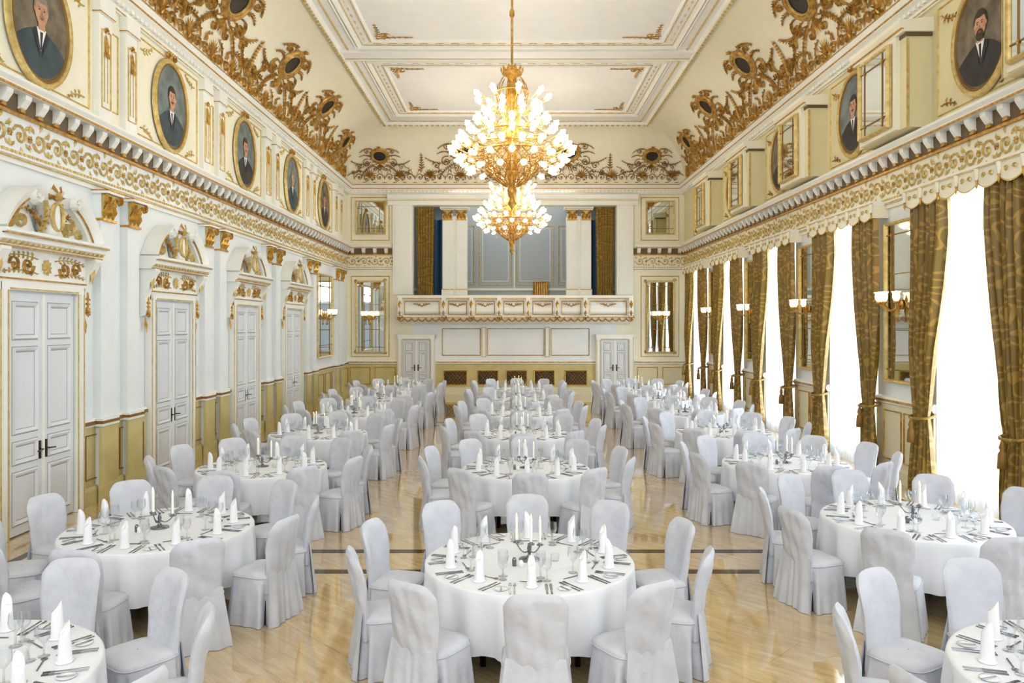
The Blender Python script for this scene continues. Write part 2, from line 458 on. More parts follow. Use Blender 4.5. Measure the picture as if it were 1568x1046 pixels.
def covebase(mb, C, u0, u1):
    n = int((u1-u0)/.40); d = (u1-u0)/n; G = M_goldc
    for i in range(n):
        u = u0+(i+.5)*d
        if i % 3 == 1:
            for k in range(9): mb.leaf(C, u, .3, pi*(k+.5)/9, .33, .055, G, .02, .05)
            mb.rosette(C, u, .3, .09, M_gold, .02, .07)
            for k in (-1, 1): mb.scroll(C, u+k*.12, .2, .09, 0, 1.2, k, .03, G, .02, .05, 8)
        else:
            s = 1 if i % 3 == 0 else -1
            mb.scroll(C, u, .28, .15, pi if s > 0 else 0, 1.25, -s, .04, G, .02, .05, 10)
            mb.spray(C, (u-s*.1, .42), (u+s*.16, .66), .3*s, 3, .1, .02, G, .02, .04)
            mb.leaf(C, u+s*.05, .42, pi/2+s*.2, .17, .05, G, .02, .04)
        mb.leaf(C, u-d/2, .16, pi/2, .22, .06, G, .02, .04)
        mb.leaf(C, u+d*.25, .08, 0, .2, .05, M_goldp, .02, .03)
for nm, C in (('left', CL), ('right', CR)):
    mb = MB()
    for u in [8.75, 12.75, 16.85, 20.9, 24.9]: medallion(mb, C, u, 1.6, 1.0)
    medallion(mb, C, 28.6, 1.25, .85)
    for u in [6.7, 10.7, 14.8, 18.9, 22.95, 26.9]:
        mb.spray(C, (u, .5), (u, 1.35), 0, 10, .16, .04, M_goldc, .02, .06)
        mb.scroll(C, u-.22, .72, .15, 0, 1.2, 1, .04, M_goldc, .02, .06)
        mb.scroll(C, u+.22, .72, .15, pi, 1.2, -1, .04, M_goldc, .02, .06)
        for g in (-1, 1): mb.spray(C, (u, .65), (u+g*.75, .95), -.3*g, 7, .12, .03, M_goldc, .02, .05)
    covebase(mb, C, 3, YF-.6)
    mb.obj('gilded_cove_ornament')
mb = MB()
for u in (-1.95, 2.25): medallion(mb, CF, u, 1.25, .85)
for u in (-5.25, 5.55): medallion(mb, CF, u, 1.1, .68)
for u in (-3.6, .15, 3.9):
    mb.spray(CF, (u, .5), (u, 1.1), 0, 6, .18, .045, M_goldc, .02, .05)
covebase(mb, CF, XL+.3, XR-.3)
mb.obj('gilded_cove_ornament')

# ---------------------------------------------------------------- generic decorative parts
def capital(mb, W, u, z0, w, ht, h, m=M_gold):
    mb.mould(W, u-w*.45, u+w*.45, [(0, z0), (h+.01, z0), (h+.03, z0+ht*.5), (h+.09, z0+ht*.85), (0, z0+ht*.85)], M_goldp)
    mb.wbox(W, u-w*.66, u+w*.66, z0+ht*.88, z0+ht, 0, h+.14, M_trim)
    mb.wbox(W, u-w*.665, u+w*.665, z0+ht*.96, z0+ht, 0, h+.145, m)
    mb.wbox(W, u-w*.52, u+w*.52, z0-.04, z0, 0, h+.04, m)
    for k in (-1, 0, 1):
        mb.leaf(W, u+k*w*.33, z0, pi/2, ht*.5, w*.36, m, h+.02, .07)
    for k in (-.5, .5):
        mb.leaf(W, u+k*w*.4, z0+ht*.25, pi/2, ht*.5, w*.3, m, h+.04, .07)
    for sg in (-1, 1):
        mb.scroll(W, u+sg*w*.42, z0+ht*.7, ht*.2, pi/2, 1.2, -sg, .04, m, h+.09, .05, 10)
def pilaster(mb, W, u, w, z0, z1, h, m, capm=M_gold, capht=.44):
    mb.wbox(W, u-w/2, u+w/2, z0, z1, 0, h, m)
    capital(mb, W, u, z1-capht, w, capht, h, capm)
def panel(mb, W, u0, u1, z0, z1, m=M_goldp, w=.035, h0=0.0, hh=.025):
    mb.frame(W, u0, u1, z0, z1, w, hh, m, h0)
def mirror(name, W, u0, u1, z0, z1, h0=.05):
    b = MB()
    b.wbox(W, u0, u1, z0, z1, h0-.045, h0-.005, M_goldp)
    b.wbox(W, u0+.05, u1-.05, z0+.05, z1-.05, h0-.005, h0, M_mirror)
    b.frame(W, u0, u1, z0, z1, .07, .05, M_goldp, h0-.005)
    w = u1-u0; g = w*.2
    for u in (u0+g, u1-g): b.wbox(W, u-.01, u+.01, z0+.05, z1-.05, h0, h0+.012, M_golddk)
    for z in (z0+g, z1-g): b.wbox(W, u0+.05, u1-.05, z-.01, z+.01, h0, h0+.012, M_golddk)
    if z1-z0 > 2.4:
        zc = (z0+z1)/2
        for z in (zc-.5, zc+.5): b.wbox(W, u0+g, u1-g, z-.008, z+.008, h0, h0+.012, M_golddk)
    for (uu, zz) in ((u0+g, z0+g), (u1-g, z0+g), (u0+g, z1-g), (u1-g, z1-g)):
        b.rosette(W, uu, zz, .035, M_gold, h0+.012, .02)
    return b.obj(name)

TUL = [(.012, -.02), (.03, 0), (.05, .035), (.052, .075), (.047, .1), (.066, .135)]
BLB = [(0, .0), (.014, .015), (.024, .05), (.02, .08), (0, .1)]
def sconce(W, u, z, h0):
    b = MB()
    p = lambda du, dz, dh: W(u+du, z+dz, h0+dh)
    b.oval(W, u, z, .0, .0, .09, .04, M_gold, h0, 16)
    for du in (-.28, -.1, .1, .28):
        dh = .2 if abs(du) > .2 else .32
        pts = [p(du*t, -.12*sin(pi*t)+.02*t, .02+dh*t) for t in [i/8 for i in range(9)]]
        b.tube(pts, .012, 6, M_gold)
        e = p(du, .02, .02+dh)
        b.lathe(e, [(0, -.02), (.045, 0), (.05, .02), (.02, .04)], 8, M_gold)
        b.lathe(Vector(e)+Vector((0, 0, .04)), [(r*1.2, q*1.2) for r, q in TUL], 10, M_tulip)
        b.lathe(Vector(e)+Vector((0, 0, .06)), [(r*1.6, q*1.5) for r, q in BLB], 8, M_bulb)
        for k in range(4):
            b.lathe(Vector(e)+Vector((0, 0, -.05-.045*k)), [(0, -.018), (.013, 0), (0, .018)], 5, M_glass)
    b.lathe(p(0, -.02, .06), [(0, -.3), (.03, -.26), (.015, -.2), (.04, -.1), (.02, 0), (.03, .1), (.0, .2)], 8, M_gold)
    b.obj('wall_sconce')

M_bgA = mat('portrait_ground_teal', (122, 134, 134), c2=(92, 102, 102), nscale=4)
M_bgB = mat('portrait_ground_brown', (132, 120, 100), c2=(94, 84, 68), nscale=4)
M_suitA = mat('portrait_suit_slate', (58, 78, 86), c2=(44, 60, 66), nscale=5)
M_suitB = mat('portrait_suit_black', (46, 44, 48), c2=(34, 32, 36), nscale=5)
M_skin = mat('portrait_skin', (206, 158, 128), c2=(188, 136, 106), nscale=9)
M_skin2 = mat('portrait_skin_shadow', (168, 116, 90))
M_lip = mat('portrait_lip', (160, 84, 76))
M_hairA = mat('portrait_hair_dark', (54, 42, 34)); M_hairB = mat('portrait_hair_grey', (140, 130, 120))
def portrait(W, cu, cz, ru, rv, bg, suit, skin, hair, h0, beard=False, flip=1):
    b = MB()
    b.wbox(W, cu-.3, cu+.3, cz-.3, cz+.3, 0.002, h0+.01, M_golddk)
    b.disc(W, cu, cz, ru, rv, bg, h0+.02, 48)
    b.oval(W, cu, cz, ru-.02, rv-.02, .05, .05, M_golddk, h0, 48)
    b.oval(W, cu, cz, ru+.02, rv+.02, .10, .07, M_goldp, h0, 48)
    N = 24; vs = []; fs = []; A = .93
    for i in range(N+1):
        x = -A+2*A*i/N; bot = -sqrt(max(0, .95**2-x*x))
        top = -.1-.42*abs(x)**1.8
        top = max(top, bot)
        vs += [W(cu+ru*x, cz+rv*bot, h0+.025), W(cu+ru*x, cz+rv*top, h0+.025)]
        if i: fs.append((2*i-2, 2*i, 2*i+1, 2*i-1))
    b.add(vs, fs, suit)
    P = lambda x, y, h: W(cu+flip*ru*x, cz+rv*y, h0+.025+h)
    b.add([P(-.17, -.09, .003), P(.17, -.09, .003), P(.02, -.5, .003)], [(0, 1, 2)], M_nap)
    b.add([P(-.05, -.15, .005), P(.05, -.15, .005), P(.04, -.46, .005), P(0, -.5, .005)], [(0, 1, 2, 3)], M_dark)
    for g in (-1, 1):
        b.add([P(.02+g*.18, -.1, .006), P(.02+g*.30, -.2, .006), P(.02+g*.02, -.62, .006)], [(0, 1, 2)], M_suitB)
    b.add([P(-.12, -.12, .006), P(.12, -.12, .006), P(.11, .1, .006), P(-.11, .1, .006)], [(0, 1, 2, 3)], skin)
    b.disc(W, cu+flip*ru*.01, cz+rv*.27, ru*.26, rv*.25, hair, h0+.032, 24)
    b.disc(W, cu+flip*ru*.02, cz+rv*.2, ru*.22, rv*.24, skin, h0+.035, 24)
    b.disc(W, cu+flip*ru*.01, cz+rv*.35, ru*.22, rv*.13, hair, h0+.037, 16, 0.15, pi-.15)
    for e in (-.075, .1):
        b.disc(W, cu+flip*ru*e, cz+rv*.235, ru*.03, rv*.014, M_dark, h0+.039, 8)
        b.disc(W, cu+flip*ru*e, cz+rv*.275, ru*.055, rv*.01, hair, h0+.039, 8)
        b.disc(W, cu+flip*ru*(e*2.6), cz+rv*.2, ru*.028, rv*.045, skin, h0+.036, 8)
    b.add([P(0, .23, .014), P(.05, .15, .014), P(-.025, .14, .014)], [(0, 1, 2)], M_skin2)
    b.disc(W, cu+flip*ru*.01, cz+rv*.075, ru*.065, rv*.015, M_lip, h0+.039, 8)
    b.disc(W, cu+flip*ru*.01, cz+rv*.108, ru*.1, rv*.02, hair, h0+.040, 10)
    if beard: b.disc(W, cu+flip*ru*.01, cz+rv*.02, ru*.15, rv*.12, hair, h0+.038, 14)
    for sg in (-1, 1):
        b.scroll(W, cu+sg*.14, cz+rv+.17, .09, pi if sg > 0 else 0, 1.2, -sg, .03, M_gold, h0, .05, 8)
    b.leaf(W, cu, cz+rv+.1, pi/2, .18, .09, M_gold, h0, .06)
    b.obj('oval_portrait')

# ---------------------------------------------------------------- left wall
mb = MB()
mb.box(XL-.4, XL, YB, YF+.4, 0, 6.0, M_white)
mb.box(XL-.4, XL, YB, YF+.4, 6.0, ZV+.05, M_cream)
mb.obj('wall_left')
mb = MB()
doors = BAY[:6]
edges = [YB]
for d in doors: edges += [d-1.02, d+1.02]
edges.append(YF)
for i in range(0, len(edges), 2):
    a, b_ = edges[i], edges[i+1]
    mb.wbox(WL, a, b_, 0, 1.2, 0, .035, M_dado)
    mb.mould(WL, a, b_, [(.035, 0), (.1, 0), (.1, .22), (.06, .28), (.035, .28)], M_dado)
    mb.mould(WL, a, b_, [(0, 1.18), (.05, 1.2), (.08, 1.26), (.05, 1.33), (0, 1.34)], M_trim)
    mb.wbox(WL, a, b_, 1.235, 1.29, .065, .086, M_golddk)
    n = max(1, round((b_-a)/1.0))
    for k in range(n):
        u0 = a+(b_-a)*k/n+.1; u1 = a+(b_-a)*(k+1)/n-.1
        panel(mb, WL, u0, u1, .38, 1.08, M_golddk, .02, .035)
mb.obj('baseboard_left')
mb = MB()
mids = [(BAY[i]+BAY[i+1])/2 for i in range(len(BAY)-1)]+[28.9]
for c in mids:
    for du in (-.42, .42):
        u = c+du
        pilaster(mb, WL, u, .4, 0, 4.92, .12, M_white)
        mb.wbox(WL, u-.25, u+.25, 0, 1.2, .12, .16, M_dado)
        mb.wbox(WL, u-.28, u+.28, 0, .28, .12, .2, M_dado)
        mb.wbox(WL, u-.26, u+.26, 1.2, 1.32, .0, .18, M_trim)
        mb.wbox(WL, u-.265, u+.265, 1.24, 1.285, .0, .19, M_golddk)
        mb.wbox(WL, u-.2, u+.2, 6.05, 7.98, 0, .09, M_trim)
        panel(mb, WL, u-.14, u+.14, 6.25, 7.5, M_goldp, .02, .09)
        for q in (-.05, .05): mb.wbox(WL, u+q-.008, u+q+.008, 6.35, 7.4, .09, .1, M_goldp)
        mb.leaf(WL, u, 7.45, -pi/2, .42, .09, M_gold, .1, .05)
        mb.rosette(WL, u, 7.5, .06, M_gold, .1, .05)
        mb.leaf(WL, u, 7.2, -pi/2-.4, .17, .06, M_gold, .1, .04); mb.leaf(WL, u, 7.2, -pi/2+.4, .17, .06, M_gold, .1, .04)
        mb.wbox(WL, u-.23, u+.23, 7.72, 7.98, 0, .13, M_trim)
        mb.wbox(WL, u-.235, u+.235, 7.73, 7.75, 0, .135, M_gold)
    panel(mb, WL, c-.12, c+.12, 6.3, 7.6, M_goldp, .02)
for d in BAY:
    panel(mb, WL, d-1.3, d+1.3, 6.15, 7.9, M_goldp, .03)
    for sg in (-1, 1):
        for zz, a in ((7.6, 1), (6.4, -1)):
            mb.spray(WL, (d+sg*1.15, zz+.1*a), (d+sg*.75, zz+.2*a), .2*sg*a, 4, .11, .03, M_goldp, 0, .03)
mb.obj('trim_pilasters_left')

def door_unit(W, d, idx, w=.78, H=3.25, grand=True):
    b = MB(); P = M_door
    b.wbox(W, d-w, d+w, 0.01, H, 0.004, .03, P)
    for sg in (-1, 1):
        a0, a1 = (d-w+.03, d-.02) if sg < 0 else (d+.02, d+w-.03)
        b.wbox(W, a0, a1, .02, H-.03, .03, .07, P)
        k = H/3.25
        for z0, z1 in ((.15*k, .85*k), (.95*k, 1.25*k), (1.35*k, 2.5*k), (2.6*k, 3.1*k)):
            b.frame(W, a0+.1, a1-.1, z0, z1, .06, .03, M_door, .07)
            b.frame(W, a0+.09, a1-.09, z0-.01, z1+.01, .012, .006, M_groove, .07)
            b.frame(W, a0+.16, a1-.16, z0+.06, z1-.06, .01, .004, M_groove, .07)
    b.wbox(W, d-.025, d+.025, .02, H-.03, .03, .09, M_trim)
    b.wbox(W, d+.05, d+.09, .95, 1.2, .07, .085, M_bronze)
    b.tube([W(d+.07, 1.08, .07), W(d+.07, 1.08, .13), W(d+.2, 1.07, .135)], .011, 6, M_bronze)
    b.wbox(W, d-.09, d-.05, .95, 1.2, .07, .085, M_bronze)
    b.tube([W(d-.07, 1.08, .07), W(d-.07, 1.08, .13), W(d-.2, 1.07, .135)], .011, 6, M_bronze)
    for sg in (-1, 1):
        u0, u1 = sorted((d+sg*w, d+sg*(w+.2)))
        b.wbox(W, u0, u1, 0.004, H+.2, 0.004, .12, M_trim)
        b.wbox(W, d+sg*(w+.02)-.01, d+sg*(w+.02)+.01, 0.004, H, .12, .13, M_goldp)
        b.wbox(W, d+sg*(w+.1)-.03, d+sg*(w+.1)+.03, 0.004, H, .12, .135, M_trim)
        b.wbox(W, d+sg*(w+.17)-.008, d+sg*(w+.17)+.008, 0.004, H+.1, .12, .13, M_goldp)
    b.wbox(W, d-w-.2, d+w+.2, H, H+.2, 0.004, .13, M_trim)
    b.wbox(W, d-w, d+w, H+.01, H+.03, .13, .145, M_goldp)
    if not grand: return b.obj('door_%d' % idx)
    z = H+.14
    b.wbox(W, d-w-.2, d+w+.2, z, z+.40, 0.004, .12, M_trim)
    b.wbox(W, d-w-.2, d+w+.2, z+.0, z+.02, .12, .15, M_gold)
    for sg in (-1, 1):
        b.scroll(W, d+sg*.42, z+.2, .13, 0 if sg < 0 else pi, 1.3, sg, .035, M_goldc, .12, .04)
        b.scroll(W, d+sg*.70, z+.2, .11, 0 if sg > 0 else pi, 1.3, sg, .03, M_goldc, .12, .04)
        b.spray(W, (d+sg*.2, z+.1), (d+sg*.88, z+.1), .1*sg, 7, .09, .02, M_goldp, .12, .03)
        b.spray(W, (d+sg*.2, z+.3), (d+sg*.88, z+.3), .1*sg, 7, .09, .02, M_goldp, .12, .03)
        u = d+sg*(w+.29)
        b.mould(W, u-.09, u+.09, [(0.004, z-.45), (.1, z-.42), (.1, z-.1), (.17, z+.15), (.28, z+.36), (.28, z+.40), (0.004, z+.40)], M_trim)
        b.leaf(W, u, z+.0, pi/2, .36, .12, M_goldp, .18, .05)
        b.rosette(W, u, z-.4, .08, M_gold, .1, .05)
        b.leaf(W, u, z-.45, -pi/2, .3, .08, M_gold, .06, .04)
        b.spray(W, (u, z-.1), (u, z-.4), 0, 4, .1, .02, M_gold, .1, .03)
    b.rosette(W, d, z+.2, .12, M_goldp, .12, .06, 9)
    z += .40; hw = w+.44
    b.mould(W, d-hw, d+hw, [(0.004, z), (.24, z), (.24, z+.04), (.32, z+.09), (.32, z+.14), (.38, z+.18), (.38, z+.22), (0.004, z+.23)], M_trim)
    b.wbox(W, d-hw, d+hw, z+.0, z+.02, .24, .26, M_gold)
    b.wbox(W, d-hw, d+hw, z+.15, z+.165, .32, .37, M_gold)
    n = 20
    for i in range(n):
        u = d-hw+.08+(2*hw-.16)*i/(n-1)
        b.wbox(W, u-.022, u+.022, z+.04, z+.08, .24, .31, M_goldp)
    z += .23; R = 1.22; zc = z-.55
    for sg in (-1, 1):
        vs = []; N = 10; A0, A1 = 27, 66
        for i in range(N+1):
            th = radians(A0+(A1-A0)*i/N)
            for rr, hh in ((R*.90, 0.004), (R*.90, .2), (R*.97, .27), (R*1.05, .33), (R*1.05, 0.004)):
                vs.append(W(d+sg*rr*cos(th), zc+rr*sin(th), hh))
        fs = []
        for i in range(N):
            for j in range(5):
                fs.append((i*5+j, i*5+(j+1) % 5, (i+1)*5+(j+1) % 5, (i+1)*5+j))
        fs += [tuple(range(5)), tuple(range(N*5, N*5+5))]
        b.add(vs, fs, M_trim)
        pts = [(d+sg*R*.93*cos(radians(A0+(A1-A0)*i/10)), zc+R*.93*sin(radians(A0+(A1-A0)*i/10))) for i in range(11)]
        b.ridge(W, pts, .025, .02, M_gold, .24)
        vs = [W(d+sg*.2, z, .1)]
        vs += [W(d+sg*R*.9*cos(radians(A0+(A1-A0)*i/8)), zc+R*.9*sin(radians(A0+(A1-A0)*i/8)), .1) for i in range(9)]
        b.add(vs, [(0, i+1, i+2) for i in range(8)], M_trim)
        b.scroll(W, d+sg*.55, z+.18, .14, pi/2, 1.4, -sg, .04, M_goldp, .12, .04)
        b.scroll(W, d+sg*.80, z+.1, .08, pi/2, 1.2, sg, .03, M_goldp, .12, .04)
        b.scroll(W, d+sg*.47, z+.5, .11, 0, 1.3, sg, .08, M_trim, .24, .08)
        b.spray(W, (d+sg*.15, z+.1), (d+sg*.45, z+.32), .2*sg, 4, .13, .03, M_goldc, .14, .04)
    b.lathe(W(d, z+.27, .15), [(0, -.28), (.1, -.27), (.15, -.17), (.15, 0), (.14, .16), (.1, .25), (0, .28)], 14, M_trim)
    b.oval(W, d, z+.27, .11, .17, .04, .05, M_goldp, .27, 18)
    for k in range(7):
        b.leaf(W, d, z+.52, pi*(k+.5)/7, .22, .09, M_trim if k % 2 else M_goldc, .22, .1)
    b.rosette(W, d, z+.55, .08, M_goldp, .26, .1)
    for sg in (-1, 1):
        b.spray(W, (d+sg*.18, z+.48), (d+sg*.28, z+.06), -.3*sg, 5, .12, .04, M_goldp, .2, .06)
    return b.obj('door_%d' % idx)
for i, d in enumerate(doors): door_unit(WL, d, i+1)

mirror('wall_mirror', WL, 25.75, 27.9, 1.65, 4.55, .08)
sconce(WL, 26.8, 3.1, .09)
for i, d in enumerate(BAY):
    bg, su, ha = [(M_bgA, M_suitB, M_hairA), (M_bgB, M_suitA, M_hairB), (M_bgB, M_suitA, M_hairB), (M_bgA, M_suitA, M_hairA), (M_bgA, M_suitB, M_hairA), (M_bgA, M_suitA, M_hairB), (M_bgB, M_suitB, M_hairA)][i]
    portrait(WL, d, 6.98, .64, .78, bg, su, M_skin, ha, .03, False, 1 if i % 2 else -1)

# ---------------------------------------------------------------- right wall
mb = MB()
prev = YB
for w in WIN:
    a, b_ = w-1.1, w+1.1
    if a > prev: mb.box(XR, XR+.4, prev, a, 0, 4.88, M_white)
    prev = b_
mb.box(XR, XR+.4, prev, YF+.4, 0, 4.88, M_white)
mb.box(XR, XR+.4, YB, YF+.4, 4.88, 6.0, M_cream)
mb.box(XR, XR+.4, YB, YF+.4, 6.0, ZV+.05, M_yel)
mb.obj('wall_right')
piers = [(WIN[i]+WIN[i+1])/2 for i in range(len(WIN)-1)]
mb = MB()
for p in piers:
    a, b_ = p-.98, p+.98
    mb.wbox(WR, a, b_, 0, 1.35, 0, .04, M_dado2)
    mb.mould(WR, a, b_, [(.04, 0), (.09, 0), (.09, .2), (.04, .25)], M_dado2)
    mb.mould(WR, a, b_, [(0, 1.34), (.05, 1.36), (.08, 1.42), (.05, 1.48), (0, 1.5)], M_trim)
    mb.wbox(WR, a, b_, 1.4, 1.44, .07, .088, M_goldc)
    panel(mb, WR, a+.3, p-.04, .35, 1.25, M_goldc, .025, .04)
    panel(mb, WR, p+.04, b_-.3, .35, 1.25, M_goldc, .025, .04)
mb.obj('baseboard_right')
mb = MB()
for p in piers:
    mb.wbox(WR, p-.85, p+.85, 6.05, 7.62, 0, .42, M_yel)
    mb.wbox(WR, p-.66, p+.66, 6.05, 7.62, .42, .5, M_cream)
    mb.mould(WR, p-.92, p+.92, [(0, 7.6), (.5, 7.6), (.54, 7.66), (.58, 7.72), (.58, 7.78), (0, 7.84)], M_cream)
    mb.wbox(WR, p-.93, p+.93, 7.63, 7.65, .5, .55, M_gold)
    mb.wbox(WR, p-.88, p+.88, 7.54, 7.6, .0, .44, M_shadow)  # dark strip standing in for shade below the cap
    for q in (-.87, .87): mb.wbox(WR, p+q-.01, p+q+.01, 6.05, 7.5, .38, .425, M_goldp)
for w in WIN:
    panel(mb, WR, w-1.05, w+1.05, 6.15, 7.9, M_goldp, .03)
    for sg in (-1, 1):
        mb.spray(WR, (w+sg*.95, 7.75), (w+sg*.55, 7.6), .2*sg, 4, .13, .03, M_goldc, 0, .03)
        mb.spray(WR, (w+sg*.95, 6.3), (w+sg*.6, 6.25), -.2*sg, 3, .12, .03, M_goldc, 0, .03)
mb.obj('trim_piers_right')
for p in piers[2:]:
    mirror('wall_mirror', WR, p-.55, p+.55, 6.12, 7.52, .56)
for p in piers[1:]:
    mirror('wall_mirror', WR, p-.6, p+.6, 1.75, 4.65, .06)
    sconce(WR, p, 3.15, .08)
for i, w in enumerate(WIN[2:-1]):
    portrait(WR, w-.15, 7.02, .62, .76, M_bgB if i != 2 else M_bgA, M_suitB, M_skin, M_hairA, .03, i % 2 == 1, -1)

def curtain_mesh(sg):
    b = MB(); NS, NZ = 44, 30; vs = []
    for j in range(NZ+1):
        z = .03+4.82*j/NZ
        if z > 1.3: t = (z-1.3)/3.55; w = .42+.56*(min(1, t*1.2))**.8
        else: t = (1.3-z)/1.3; w = .42+.24*t**.7
        for i in range(NS+1):
            s = i/NS
            amp = .035+.05*min(1, abs(z-1.3)/1.0)
            h = .2+amp*sin(2*pi*6*s+.4*sin(z*1.3))+.02*sin(2*pi*2*s+z)
            off = 0.10*(1-min(1, abs(z-1.3)/1.1))
            vs.append((-h, sg*(1.47-off-w*s), z))
    fs = [(j*(NS+1)+i, j*(NS+1)+i+1, (j+1)*(NS+1)+i+1, (j+1)*(NS+1)+i) for j in range(NZ) for i in range(NS)]
    b.add(vs, fs, M_broc, True)
    c = 1.47-.10-.2
    pts = [(-.2-.17*cos(a), sg*(c+.22*sin(a)), 1.3-.03*cos(a)) for a in [2*pi*k/16 for k in range(17)]]
    b.tube(pts, .025, 8, M_broc)
    b.lathe((-.38, sg*(c), 1.02), [(.005, .28), (.03, .2), (.045, .14), (.03, .1), (.055, .06), (.065, -.14), (0, -.14)], 12, M_golddk)
    return b
cm = {}
def tmpmesh(b, nm):
    o = b.obj(nm); m = o.data; bpy.data.objects.remove(o); return m
for sg in (-1, 1): cm[sg] = tmpmesh(curtain_mesh(sg), 'curtain')
def sheer():
    b = MB(); NS = 90; vs = []
    for i in range(NS+1):
        s = i/NS; y = -1.08+2.16*s; h = .0+.03*sin(2*pi*16*s)+.012*sin(2*pi*5.3*s)
        vs += [(h, y, .02), (h, y, 4.86)]
    b.add(vs, [(2*i, 2*i+2, 2*i+3, 2*i+1) for i in range(NS)], M_sheer, True)
    return tmpmesh(b, 'sheer')
shm = sheer()
def pelmet():
    b = MB(); N = 60; vs = []; L = 1.5
    for i in range(N+1):
        s = i/N; y = -L+2*L*s
        sc_ = abs(sin(pi*6*s)); zb = 4.80-.08*sc_
        hh = .30+.02*sc_
        vs += [(-.30, y, 5.02), (-hh, y, 4.9), (-hh, y, zb), (-hh, y, zb-.02)]
    fs = []
    for i in range(N):
        for j in range(2): fs.append((i*4+j, i*4+j+1, (i+1)*4+j+1, (i+1)*4+j))
    b.add(vs, fs, M_cream)
    b.add(vs, [(i*4+2, i*4+3, (i+1)*4+3, (i+1)*4+2) for i in range(N)], M_goldp)
    b.box(-.32, 0, -L-.01, L+.01, 4.99, 5.06, M_trim)
    b.box(-.335, -.30, -L-.02, L+.02, 5.0, 5.02, M_goldp)
    for y in (-L, L-.02): b.box(-.30, 0, y, y+.02, 4.75, 5.0, M_cream)
    for i in range(7):
        y = -L+2*L*i/6
        b.lathe((-.32, y, 4.76), [(0, -.05), (.018, 0), (.012, .04), (.02, .08)], 8, M_gold)
        b.lathe((-.32, y, 4.86), [(.015, -.02), (.03, .05), (.04, .14)], 8, M_cream)
    for i in range(6):
        Wp = lambda u, v, h: (-.325-h, u, v)
        y = -L+2*L*(i+.5)/6
        b.scroll(Wp, y-.09, 4.88, .05, 0, 1.1, 1, .018, M_goldp, .0, .015, 8)
        b.scroll(Wp, y+.09, 4.88, .05, pi, 1.1, -1, .018, M_goldp, .0, .015, 8)
    return tmpmesh(b, 'pelmet')
plm = pelmet()
def winframe():
    b = MB()
    for y0, y1 in ((-1.1, -1.0), (1.0, 1.1), (-.05, .05)): b.box(.22, .3, y0, y1, 0, 4.88, M_door)
    for z0, z1 in ((0, .35), (3.3, 3.42), (4.78, 4.88), (1.8, 1.84)): b.box(.22, .3, -1.1, 1.1, z0, z1, M_door)
    b.box(.255, .262, -1.1, 1.1, .05, 4.85, M_glass)
    return tmpmesh(b, 'window')
wfm = winframe()
for i, w in enumerate(WIN):
    inst('window_%d' % (i+1), wfm, (XR, w, 0))
    inst('sheer_curtain', shm, (XR, w, 0))
    for sg in (-1, 1): inst('gold_brocade_curtain', cm[sg], (XR, w, 0))
    inst('curtain_pelmet', plm, (XR, w, 0))
    l = bpy.data.lights.new('daylight', 'AREA'); l.shape = 'RECTANGLE'
    l.energy = 520 if w > 5 else 330
    l.color = (.9, .95, 1)
    o = bpy.data.objects.new('daylight_window', l); sc.collection.objects.link(o)
    o.location = (XR+.75, w, 2.45); o.rotation_euler = (0, radians(90), 0)
    l.size = 4.9; l.size_y = 2.3

# ---------------------------------------------------------------- far wall
mb = MB()
OX0, OX1, OZ0, OZ1 = -3.97, 4.18, 3.95, 7.56
mb.box(XL, OX0, YF, YF+.4, 0, ZV+.05, M_cream)
mb.box(OX1, XR, YF, YF+.4, 0, ZV+.05, M_cream)
mb.box(OX0, OX1, YF, YF+.4, 0, OZ0, M_white)
mb.box(OX0, OX1, YF, YF+.4, OZ1, ZV+.05, M_cream)
mb.obj('wall_far')
mb = MB()
for a, b_ in ((-3.05, 3.35), (XL, -4.6), (4.88, XR)):
    mb.wbox(WF, a, b_, 0, 1.2, 0, .04, M_dado2 if a > 0 else M_dado)
    mb.mould(WF, a, b_, [(.04, 0), (.12, 0), (.12, .25), (.04, .3)], M_dado2)
    mb.mould(WF, a, b_, [(0, 1.2), (.06, 1.22), (.1, 1.3), (.06, 1.38), (0, 1.4)], M_trim)
    mb.wbox(WF, a, b_, 1.28, 1.32, .09, .11, M_goldc)
    if b_-a < 4:
        for k in range(2):
            panel(mb, WF, a+.12+(b_-a)/2*k, a+(b_-a)/2*(k+1)-.06, .4, 1.1, M_gold, .03, .04)
mb.obj('baseboard_far')
mb = MB()
for x0_, x1_ in ((-2.7, -1.85), (-1.35, -.6), (-.2, .55), (.92, 1.65), (2.15, 2.95)):
    mb.wbox(WF, x0_, x1_, .42, .92, .04, .06, M_grille)
    mb.frame(WF, x0_-.05, x1_+.05, .37, .97, .05, .04, M_gold, .04)
    k = x0_
    while k < x1_-.05:
        mb.ridge(WF, [(k, .42), (min(k+.4, x1_), min(.92, .42+(x1_-k)))], .018, .015, M_gold, .06)
        mb.ridge(WF, [(k, .92), (min(k+.4, x1_), max(.42, .92-(x1_-k)))], .018, .015, M_gold, .06)
        k += .13
mb.obj('ventilation_grilles')
mb = MB()
for x0_, x1_ in ((-2.8, -1.25), (-1.0, 1.3), (1.55, 3.1)):
    panel(mb, WF, x0_, x1_, 1.55, 2.65, M_goldc, .035)
for x in (-1.12, 1.42):
    mb.wbox(WF, x-.1, x+.1, 1.45, 2.75, 0, .04, M_trim); panel(mb, WF, x-.09, x+.09, 1.5, 2.7, M_gold, .02, .04)
